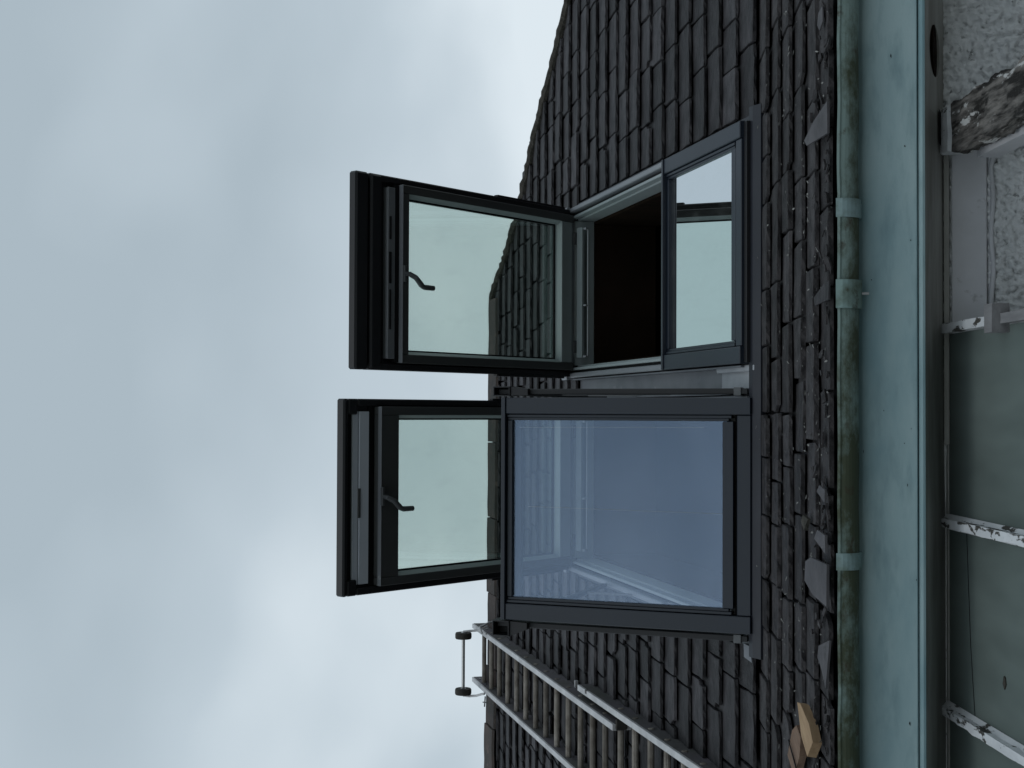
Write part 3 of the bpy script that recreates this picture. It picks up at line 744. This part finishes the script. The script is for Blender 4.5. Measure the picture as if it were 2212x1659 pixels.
# railing of the open balcony (in the upright sash's frame)
for sgn, x0 in ((-1, -.035), (1, Wp + .012)):
    s = MB(); xa, xb = x0, x0 + .024
    s.box(xa, xb, .03, Lp + .03, -.075, -.035, c=.003)
    bx0, bx1 = (xa - .034, xb + .006) if sgn < 0 else (xa - .006, xb + .010)
    yb0, yb1 = Lp - .035, Lp + .038
    s.box(bx0, bx0 + .005, yb0, yb1, -.10, .0, c=.001); s.box(bx1 - .005, bx1, yb0, yb1, -.10, .0, c=.001)
    s.box(bx0 + .0052, bx1 - .0052, yb1 - .005, yb1, -.10, .0, c=.001); s.box(bx0 + .0052, bx1 - .0052, yb0, yb0 + .005, -.10, .0, c=.001)
    s.box(bx0 + .0052, bx1 - .0052, yb0 + .0052, yb1 - .0052, -.10, -.07, c=.001)
    s.prism([(bx0 + .002, yb0 - .001), (bx1 - .002, yb0 - .001), (xb, yb0 - .075), (xa - .002, yb0 - .075)], -.085, -.008)
    s.obj('rail_post', CLAD_BLACK, ls2)
    s = MB(); s.box(xa - .002, xb - .006, Lp - .0, Lp + .026, -1.45, -.092, c=.003)
    s.obj('handrail', CLAD_BLACK, ls2)
    s = MB()
    for k_ in range(3):
        zz = -.35 - .38 * k_
        s.tube([((xa + xb) / 2, Lp - .01, zz), ((xa + xb) / 2, .66 * (-zz) + .02, zz)], .006, 8)
    s.obj('baluster', HANDLE_M, ls2)
    s = MB(); s.tube([((xa + xb) / 2, .07, -.055), ((xa + xb) / 2, -.01, -.10)], .007, 8); s.box(xa - .006, xb + .004, .055, .085, -.08, -.03, c=.002)
    s.tube([((xa + xb) / 2 - sgn * .004, .14, -.05), ((xa + xb) / 2, .06, -.07)], .005, 8)
    s.obj('hinge_bracket', HANDLE_M, ls2)

# ---- flashing round the windows: lies on the roof, one sheet per side
fl = MB()
fl.box(X2 + W + .002, X1 - .002, .35, 2.42, .006, .018, M=MR)
fl.box(X2 + W + .006, X2 + W + .014, .05, 2.42, .018, .06, M=MR); fl.box(X1 - .014, X1 - .006, .05, 2.42, .018, .066, M=MR)
fl.obj('flashing', LEAD, cottage, label='grey metal flashing between the two roof windows')
fl = MB(); fl.box(X2 + W + .002, X1 - .002, -.05, .34, .008, .026, c=.004, M=MR); fl.box(X1 - .03, X1 - .004, -.04, .34, .026, .05, c=.004, M=MR)
fl.obj('flashing', LEAD_PALE, cottage, label='pale lead sheet at the foot of the gap between the windows')
fl = MB()
ap = [(-.075, .036), (-.05, .044), (-.03, .050), (0.0, .052), (0.0, .012), (-.075, .014)]
fl.profile(ap, X2 - .06, X1 + W + .05, steps=1, M=MR)
fl.obj('apron', APRON, cottage, label='dark metal apron below the roof windows')
fl = MB(); fl.box(X1 + W + .003, X1 + W + .030, -.02, 2.5, .012, .030, M=MR); fl.obj('flashing', APRON, cottage); fl = MB(); fl.box(X2 - .030, X2 - .003, -.02, 2.5, .012, .030, M=MR); fl.obj('flashing', APRON, cottage)
for (xx, vv, ww, hh) in ((X2 - .085, .0, .06, .08),):
    fl = MB(); fl.prism([(xx, vv), (xx + ww, vv + .02), (xx + ww * 1.02, vv + hh), (xx + .01, vv + hh * .95)], .032, .04, M=MR); fl.obj('flashing', LEAD, cottage)

# marks: scratches and dried drips on the glass, chips in the fascia paint
MARK = mat('glass_mark', (0.42, 0.46, 0.50), 0.8)
_g = [o for o in ls2.children if o.name.startswith('glass')][0]
for (x0, x1, y0, y1) in ((.455, .462, .10, .93), (.79, .785, .20, .97)):
    s = MB(); n_ = 24
    s.tube([(x0 + (x1 - x0) * i / n_ + random.uniform(-.0006, .0006), y0 + (y1 - y0) * i / n_, -.0272) for i in range(n_ + 1)], .0005, 4)
    s.obj('scratch', MARK, ls2)
random.seed(21)
ck = 0
for _ in range(12):
    x = random.uniform(-1.4, 1.3); z = random.choice((random.uniform(.40, .56), random.uniform(.39, .43)))
    l_ = random.uniform(.002, .008); w_ = random.uniform(.0008, .002)
    s = MB(); s.prism([(-l_, -w_), (l_ * .3, -w_ * 1.2), (l_, 0), (0, w_)], 0, .0008, M=frame(Vector((x, eave_y - .0012, z)), Vector((0, 0, 1)), Vector((0, -1, 0))))
    s.obj('paint_chip', SEAL, fascia)

# ------------------------------------------------------------------ roof ladder
lad = thing('roof_ladder', 'aluminium roof ladder hooked over the ridge beside the upright blue window', 'ladder', MR @ Matrix.Translation((0, 0, 0)))
def rail(xo, v0, v1, h0, h1, w_=.032, side=1):
    s = MB(); s.box(xo - w_ / 2, xo + w_ / 2, v0, v1, h0, h1, c=.002)
    o = s.obj('stile', ALU, lad)
    s = MB(); sx = xo + w_ / 2
    s.box(sx + .0003, sx + .0016, v0 + .002, v1 - .002, h0 + .003, h1 - .012, c=.0003)
    s.box(xo - w_ / 2 - .0016, xo - w_ / 2 - .0003, v0 + .002, v1 - .002, h0 + .003, h1 - .006, c=.0003)
    s.obj('stile_web', ALU_DARK, o)  # side faces of the stile in a darker aluminium than the front
    return o
U0, U1 = 1.50, 4.80
uh0, uh1 = .008, .122
xr_, xl_ = -1.533, -1.915
for xo in (xr_, xl_): rail(xo, U0, U1, uh0, uh1)
lh0, lh1 = .006, .106
xr2, xl2 = -1.467, -1.981
for xo in (xr2, xl2): rail(xo, -.25, 2.16, lh0, lh1, .032)
uv = [4.575, 4.345, 4.10, 3.859, 3.616, 3.375, 3.133, 2.895, 2.655, 2.415, 2.178, 1.955, 1.738]
lv = [1.523, 1.303, 1.079, .861, .645, .428, .21, -.01]
for v_, xa, xb, hc in [(v_, xl_, xr_, .082) for v_ in uv] + [(v_, xl2, xr2, .07) for v_ in lv]:
    s = MB(); n_ = 14
    pr_ = []
    for k_ in range(2 * n_):
        an = math.pi * k_ / n_; r_ = .0165 if k_ % 2 else .0148
        pr_.append((v_ + r_ * math.cos(an), hc + r_ * math.sin(an) * .95))
    s.profile(pr_, xa + .017, xb - .017)
    for xe, d_ in ((xa, -1), (xb, 1)):
        s.tube([(xe + d_ * .0160, v_, hc), (xe + d_ * .0215, v_, hc)], [.016, .012], 12)
    s.obj('rung', RUNG_A, lad)
# hand clamp where the sections overlap
s = MB(); s.box(xr_ - .015, xr_ + .017, 2.40, 2.422, .022, .121, c=.002); s.box(xr_ + .012, xr_ + .055, 2.40, 2.418, .03, .05, c=.002); s.obj('clamp', ALU, lad)
s = MB(); s.box(xr_ - .013, xr_ + .040, 1.485, 1.505, .05, .105, c=.003); s.obj('end_block', TYRE, lad)
s = MB(); s.box(xr2 - .004, xr2 + .018, 1.99, 2.02, .06, .108, c=.003); s.obj('clamp', ALU_DARK, lad)
s = MB(); s.box(xl2 - .03, xl2 + .02, 2.02, 2.16, .08, .13, c=.004); s.obj('catch', ALU_DARK, lad)
# ridge wheels: world points turned into the roof frame
Mi = MR.inverted()
wy = 8.95; wz = 3.842
def wl_(x, y, z): return Mi @ Vector((x, y, z))
for xo in (-1.560, -1.948):
    s = MB(); prs = [.034, .054, .0575, .0575, .054, .034]; xsx = [-.020, -.021, -.012, .012, .021, .020]
    s.tube([(xo + d_, wy, wz) for d_ in xsx], prs, 28)
    s.v = [Mi @ p for p in s.v]
    wo = s.obj('wheel', TYRE, lad, smooth=False)
    s = MB(); s.tube([(xo - .024, wy, wz), (xo + .024, wy, wz)], .018, 14); s.v = [Mi @ p for p in s.v]; s.obj('hub', STEEL, wo)
s = MB(); s.tube([(-1.93, wy, wz), (-1.58, wy, wz)], .0115, 12); s.v = [Mi @ p for p in s.v]; s.obj('axle', STEEL, lad)
s = MB(); s.tube([(-1.532, wy, wz), (-1.525, wy + .004, wz - .045), (-1.520, wy + .02, wz - .10), (-1.515, wy - .05, wz - .17), (-1.516, wy - .12, wz - .22)], .0085, 10); s.v = [Mi @ p for p in s.v]; s.obj('hook_bracket', ALU, lad, smooth=True)
s = MB(); s.tube([(-1.975, wy, wz), (-1.978, wy + .004, wz - .045), (-1.970, wy + .0, wz - .10), (-1.945, wy - .05, wz - .16), (-1.930, wy - .10, wz - .20)], .0085, 10); s.v = [Mi @ p for p in s.v]; s.obj('hook_bracket', ALU, lad, smooth=True)
s = MB(); s.tube([(-1.515, wy - .12, wz - .19), (-1.478, wy - .10, wz - .165), (-1.455, wy - .02, wz - .20), (-1.445, wy + .10, wz - .27), (-1.445, wy + .35, wz - .42)], .0075, 10); s.v = [Mi @ p for p in s.v]; s.obj('ridge_hook', ALU, lad, smooth=True)
s = MB(); s.tube([(-1.93, wy - .18, wz - .24), (-2.00, wy - .18, wz - .235)], .005, 8); s.tube([(-1.97, wy - .18, wz - .222), (-1.97, wy - .18, wz - .252)], .004, 6); s.v = [Mi @ p for p in s.v]; s.obj('wing_bolt', HANDLE_M, lad)
for vb, xb_ in ((4.74, xr_ + .014), (4.66, xr_ + .014), (4.50, xr_ + .014), (4.70, xl_ + .014), (4.50, xl_ + .014)):
    s = MB(); s.tube([(xb_ - .002, vb, .085), (xb_ + .008, vb, .085)], .009, 8); s.obj('bolt', HANDLE_M, lad)

# ------------------------------------------------------------------ wood on the lower slates
def on_bell(x, d, h=0): return MBELL @ Vector((x, d, h))
Mw = MBELL @ Matrix.Translation((-1.035, -.87, .045)) @ Matrix.Rotation(R(-34), 4, 'Z') @ Matrix.Rotation(R(12), 4, 'Y') @ Matrix.Scale(.86, 4)
wb = MB(); wb.prism([(-.036, -.07), (.030, -.06), (.040, .02), (.022, .14), (.004, .165), (-.036, .03)], 0, .036)
wo = wb.obj('wood_offcut', PINE, M=Mw)
wo['label'] = 'fresh tan pine offcut lying on the slates above the gutter'; wo['category'] = 'wood offcut'
Mw2 = MBELL @ Matrix.Translation((-1.105, -.725, .052)) @ Matrix.Rotation(R(-35), 4, 'Z')
wb = MB(); wb.prism([(-.085, -.05), (.03, -.06), (.075, -.02), (.070, .035), (.03, .05), (-.085, .045)], 0, .022, jit=.004)
wo2 = wb.obj('wood_scrap', PINE_END, M=Mw2); wo2['label'] = 'weathered brown wood scrap tucked behind the pine offcut'; wo2['category'] = 'wood scrap'
nl = MB(); nl.tube([(-.03, -.07, .026), (-.022, .055, .028)], .0022, 6); nl.obj('nail', SEAL, wo2)

# ------------------------------------------------------------------ slipped and broken slates along the gutter
def loose(pts, h, th, label, mt=SLATE_PALE, tx=0.0, ty=0.0):
    cx = sum(p[0] for p in pts) / len(pts); cy = sum(p[1] for p in pts) / len(pts)
    s = MB(); s.prism([(x - cx, y - cy) for x, y in pts], 0, th, jit=.0015)
    o = s.obj('loose_slate', mt, M=MBELL @ Matrix.Translation((cx, cy, h)) @ Matrix.Rotation(tx, 4, 'X') @ Matrix.Rotation(ty, 4, 'Y'))
    o['label'] = label; o['category'] = 'slate'; o['group'] = 'slipped slates along the gutter'
    return o
loose([(.965, -1.07), (.865, -1.07), (.872, -.83), (.895, -.80), (.935, -.92)], .055, .007, 'pointed grey slate sticking up out of the gutter by the rotten beam')
loose([(-.462, -1.08), (-.458, -.90), (-.478, -.835), (-.540, -.83), (-.575, -.92), (-.59, -1.08)], .06, .009, 'biggest pale slipped slate, resting on the gutter next to a bracket')
loose([(-.375, -1.06), (-.365, -.965), (-.395, -.935), (-.43, -1.06)], .06, .007, 'small pale slate chip standing in the gutter above a clean bracket')
loose([(-.70, -1.04), (-.735, -.93), (-.77, -.93), (-.80, -.99), (-.845, -1.06)], .05, .006, 'long lavender grey slate sliver leaning into the gutter before the pine offcut', ty=.12)
loose([(.352, -1.06), (.345, -.90), (.372, -.89), (.405, -1.00), (.41, -1.06)], .05, .006, 'dark notched slate edge poking up at the gutter joint', mt=SLATE)
loose([(-.235, -1.05), (-.225, -.985), (-.245, -.965), (-.275, -1.05)], .06, .006, 'thin pale slate splinter poking over the gutter midway along')
loose([(1.285, -.985), (1.235, -.995), (1.215, -.955), (1.24, -.93), (1.275, -.94)], .05, .005, 'lichen pale slate flake near the gutter end beyond the windows')
loose([(-.345, -.80), (-.335, -.74), (-.36, -.72), (-.385, -.76)], .04, .012, 'little brown knobbly slate lump on the bottom courses', mt=MORTAR)

# flecks of lichen, mortar and bird mess on the lower courses
fm = MB()
for k_ in range(260):
    x = random.uniform(-1.35, 1.5); d = random.choice((-1.01, -.845, -.68, -.515)) + random.uniform(-.01, .10) if random.random() < .8 else random.uniform(-.95, -.03)
    if random.random() < .35: d = random.uniform(-.97, -.70)
    a_ = random.uniform(0, 6.28); l_ = random.uniform(.003, .010); w_ = random.uniform(.0012, .0035)
    ca, sa = math.cos(a_), math.sin(a_)
    hh = .040 + random.uniform(0, .006)
    M = MBELL @ Matrix.Translation((x, d, hh)) @ Matrix.Rotation(a_, 4, 'Z') @ Matrix.Rotation(random.uniform(-.5, .5), 4, 'Y')
    fm.prism([(-l_, -w_), (l_ * .5, -w_ * 1.3), (l_, w_ * .3), (0, w_)], 0, .0015, M=M)
fm.obj('debris', FLECK, kind='stuff', label='pale lichen and mortar flecks scattered over the bottom slates')

cm = MB()
for k_ in range(90):
    x = random.uniform(-1.35, 1.5); d = random.choice((-.98, -.93, -.85, -.99)) + random.uniform(-.03, .03)
    n_ = random.randint(4, 6); r_ = random.uniform(.006, .022); a0 = random.uniform(0, 6.28)
    M = MBELL @ Matrix.Translation((x, d, .040)) @ Matrix.Rotation(random.uniform(-.35, .35), 4, 'X') @ Matrix.Rotation(random.uniform(-.35, .35), 4, 'Y')
    cm.prism([(r_ * random.uniform(.6, 1.2) * 1.4 * math.cos(a0 + 6.283 * q / n_), r_ * random.uniform(.6, 1.2) * math.sin(a0 + 6.283 * q / n_)) for q in range(n_)], 0, random.uniform(.003, .009), M=M)
cm.obj('slate_chips', SLATE_OLD, kind='stuff', label='broken slate chips and dirt piled on the last courses above the gutter')

# ------------------------------------------------------------------ lean-to glazing below the eaves
AL = R(23)
LO = Vector((0, wall_y, .327)); UL = Vector((0, math.cos(AL), math.sin(AL))); NL = Vector((0, -math.sin(AL), math.cos(AL)))
ML = frame(LO, UL, NL)
lt = thing('lean_to', 'old glazed lean-to roof with peeling white bars against the cottage wall', 'lean-to', ML)
LL = -1.75
def rotten(name, x0, x1, z0, z1, y0, y1, mt, n=60, amp=.006, sk=0.0, par=lt, lab=None):
    """a timber with an uneven, decayed surface"""
    s = MB(); nn = 5
    ring_ = []
    for k_ in range(nn): ring_.append((x0 + (x1 - x0) * k_ / nn, z0))
    for k_ in range(nn): ring_.append((x1, z0 + (z1 - z0) * k_ / nn))
    for k_ in range(nn): ring_.append((x1 - (x1 - x0) * k_ / nn, z1))
    for k_ in range(nn): ring_.append((x0, z1 - (z1 - z0) * k_ / nn))
    cx, cz = (x0 + x1) / 2, (z0 + z1) / 2; b = 0; m_ = len(ring_)
    for i in range(n + 1):
        y = y0 + (y1 - y0) * i / n
        for (x, z) in ring_:
            p = Vector((x * 18, y * 12, z * 18)); d = noise.noise(p) * amp + noise.noise(p * 3.1) * amp * .5
            dv = Vector((x - cx, 0, z - cz)); dv = dv.normalized() if dv.length > 0 else dv
            s.v.append(Vector((x, y, z)) + dv * d)
    for i in range(n):
        for k_ in range(m_):
            kk = (k_ + 1) % m_; s.f.append([i * m_ + k_, i * m_ + kk, (i + 1) * m_ + kk, (i + 1) * m_ + k_])
    s.f.append(list(range(m_))[::-1]); s.f.append([n * m_ + k_ for k_ in range(m_)])
    o = s.obj(name, mt, par)
    if lab: o['label'] = lab
    return o
rotten('rotten_beam', .830, .985, -.03, .035, LL, -.155, PEEL_DARK, 160, .015, lab='thick rotten beam with flaking white paint')
rotten('beam_end', .835, .978, -.035, .045, -.150, -.095, PEEL, 8, .003, lab='squared beam end, painted white and grey')
rotten('beam_end', .845, .972, -.03, .040, -.092, .0, BOARD, 6, .002)
rotten('beam_lining', .815, .855, -.115, -.045, LL, -.16, BOARD, 40, .002, lab='pale board under the rotten beam')
# bars
rotten('glazing_bar', .262, .292, .0, .030, -.42, -.012, PEEL, 30, .002, lab='white flaking bar with a grey repair')
rotten('glazing_bar', .262, .292, .0, .028, -.475, -.422, GREYWOOD, 6, .001)
rotten('glazing_bar', .262, .292, .0, .030, LL, -.545, GREYWOOD, 30, .002)
rotten('bar_bracket', .238, .322, .0, .052, -.540, -.480, GREYWOOD, 5, .0015, lab='small grey wooden block across the bar')
for xc in (-.35, -.955, -1.56, -2.165, -2.77, -3.375, -3.98):
    rotten('glazing_bar', xc - .014, xc + .014, .002, .036, LL, -.015, PEEL, 110, .004, lab=None)
    s = MB(); s.prism([(xc - .024, .0022), (xc - .0145, .0022), (xc - .0145, .013)], LL, -.02, M=Matrix(((1, 0, 0, 0), (0, 0, 1, 0), (0, 1, 0, 0), (0, 0, 0, 1))))
    s.prism([(xc + .0145, .0022), (xc + .026, .0022), (xc + .0145, .016)], LL, -.02, M=Matrix(((1, 0, 0, 0), (0, 0, 1, 0), (0, 1, 0, 0), (0, 0, 0, 1))))
    s.obj('putty', PEEL, lt)
edges = [.262, -.35, -.955, -1.56, -2.165, -2.77, -3.375, -3.98]
for xa, xb in zip(edges, edges[1:]):
    s = MB(); s.box(xb + .002, xa - .002, LL, -.03, -.006, 0.0, c=.0004); s.obj('glass_pane', GL_GREEN, lt)
    s = MB(); s.box(xb + .015, xa - .015, -.028, -.012, -.01, .004); s.obj('pane_top_seal', SOFFIT, lt)
s = MB(); s.tube([(-.372, -.19, .0008), (-.55, -.206, .0008), (-.72, -.222, .0008), (-.935, -.258, .0008)], .0012, 5); s.obj('pane_crack', SEAL, lt, label='long thin crack across the green pane')
s = MB(); s.prism([(-.80, -.50), (-.785, -.51), (-.765, -.505), (-.762, -.495), (-.785, -.488)], .0005, .004); s.obj('leaf_litter', MORTAR, lt)
# front wall of the lean-to, below the picture
s = MB(); fy = LL; s.box(-3.99, 1.0, fy - .03, fy + .03, -.09, -.01, c=.004); s.obj('eave_beam', PEEL, lt)
fp = ML @ Vector((0, LL, -.09)); Mli = ML.inverted()
for xc in (-3.95, -2.77, -1.56, -.35, .9):
    s = MB(); s.box(xc - .035, xc + .035, fp.y - .03, fp.y + .04, GROUND, fp.z + .0, c=.004); s.v = [Mli @ p for p in s.v]; s.obj('post', PEEL, lt)
s = MB(); s.box(-3.97, .95, fp.y - .04, fp.y + .05, GROUND - .01, GROUND + .5, c=.004); s.v = [Mli @ p for p in s.v]; s.obj('dwarf_wall', RENDER, lt)
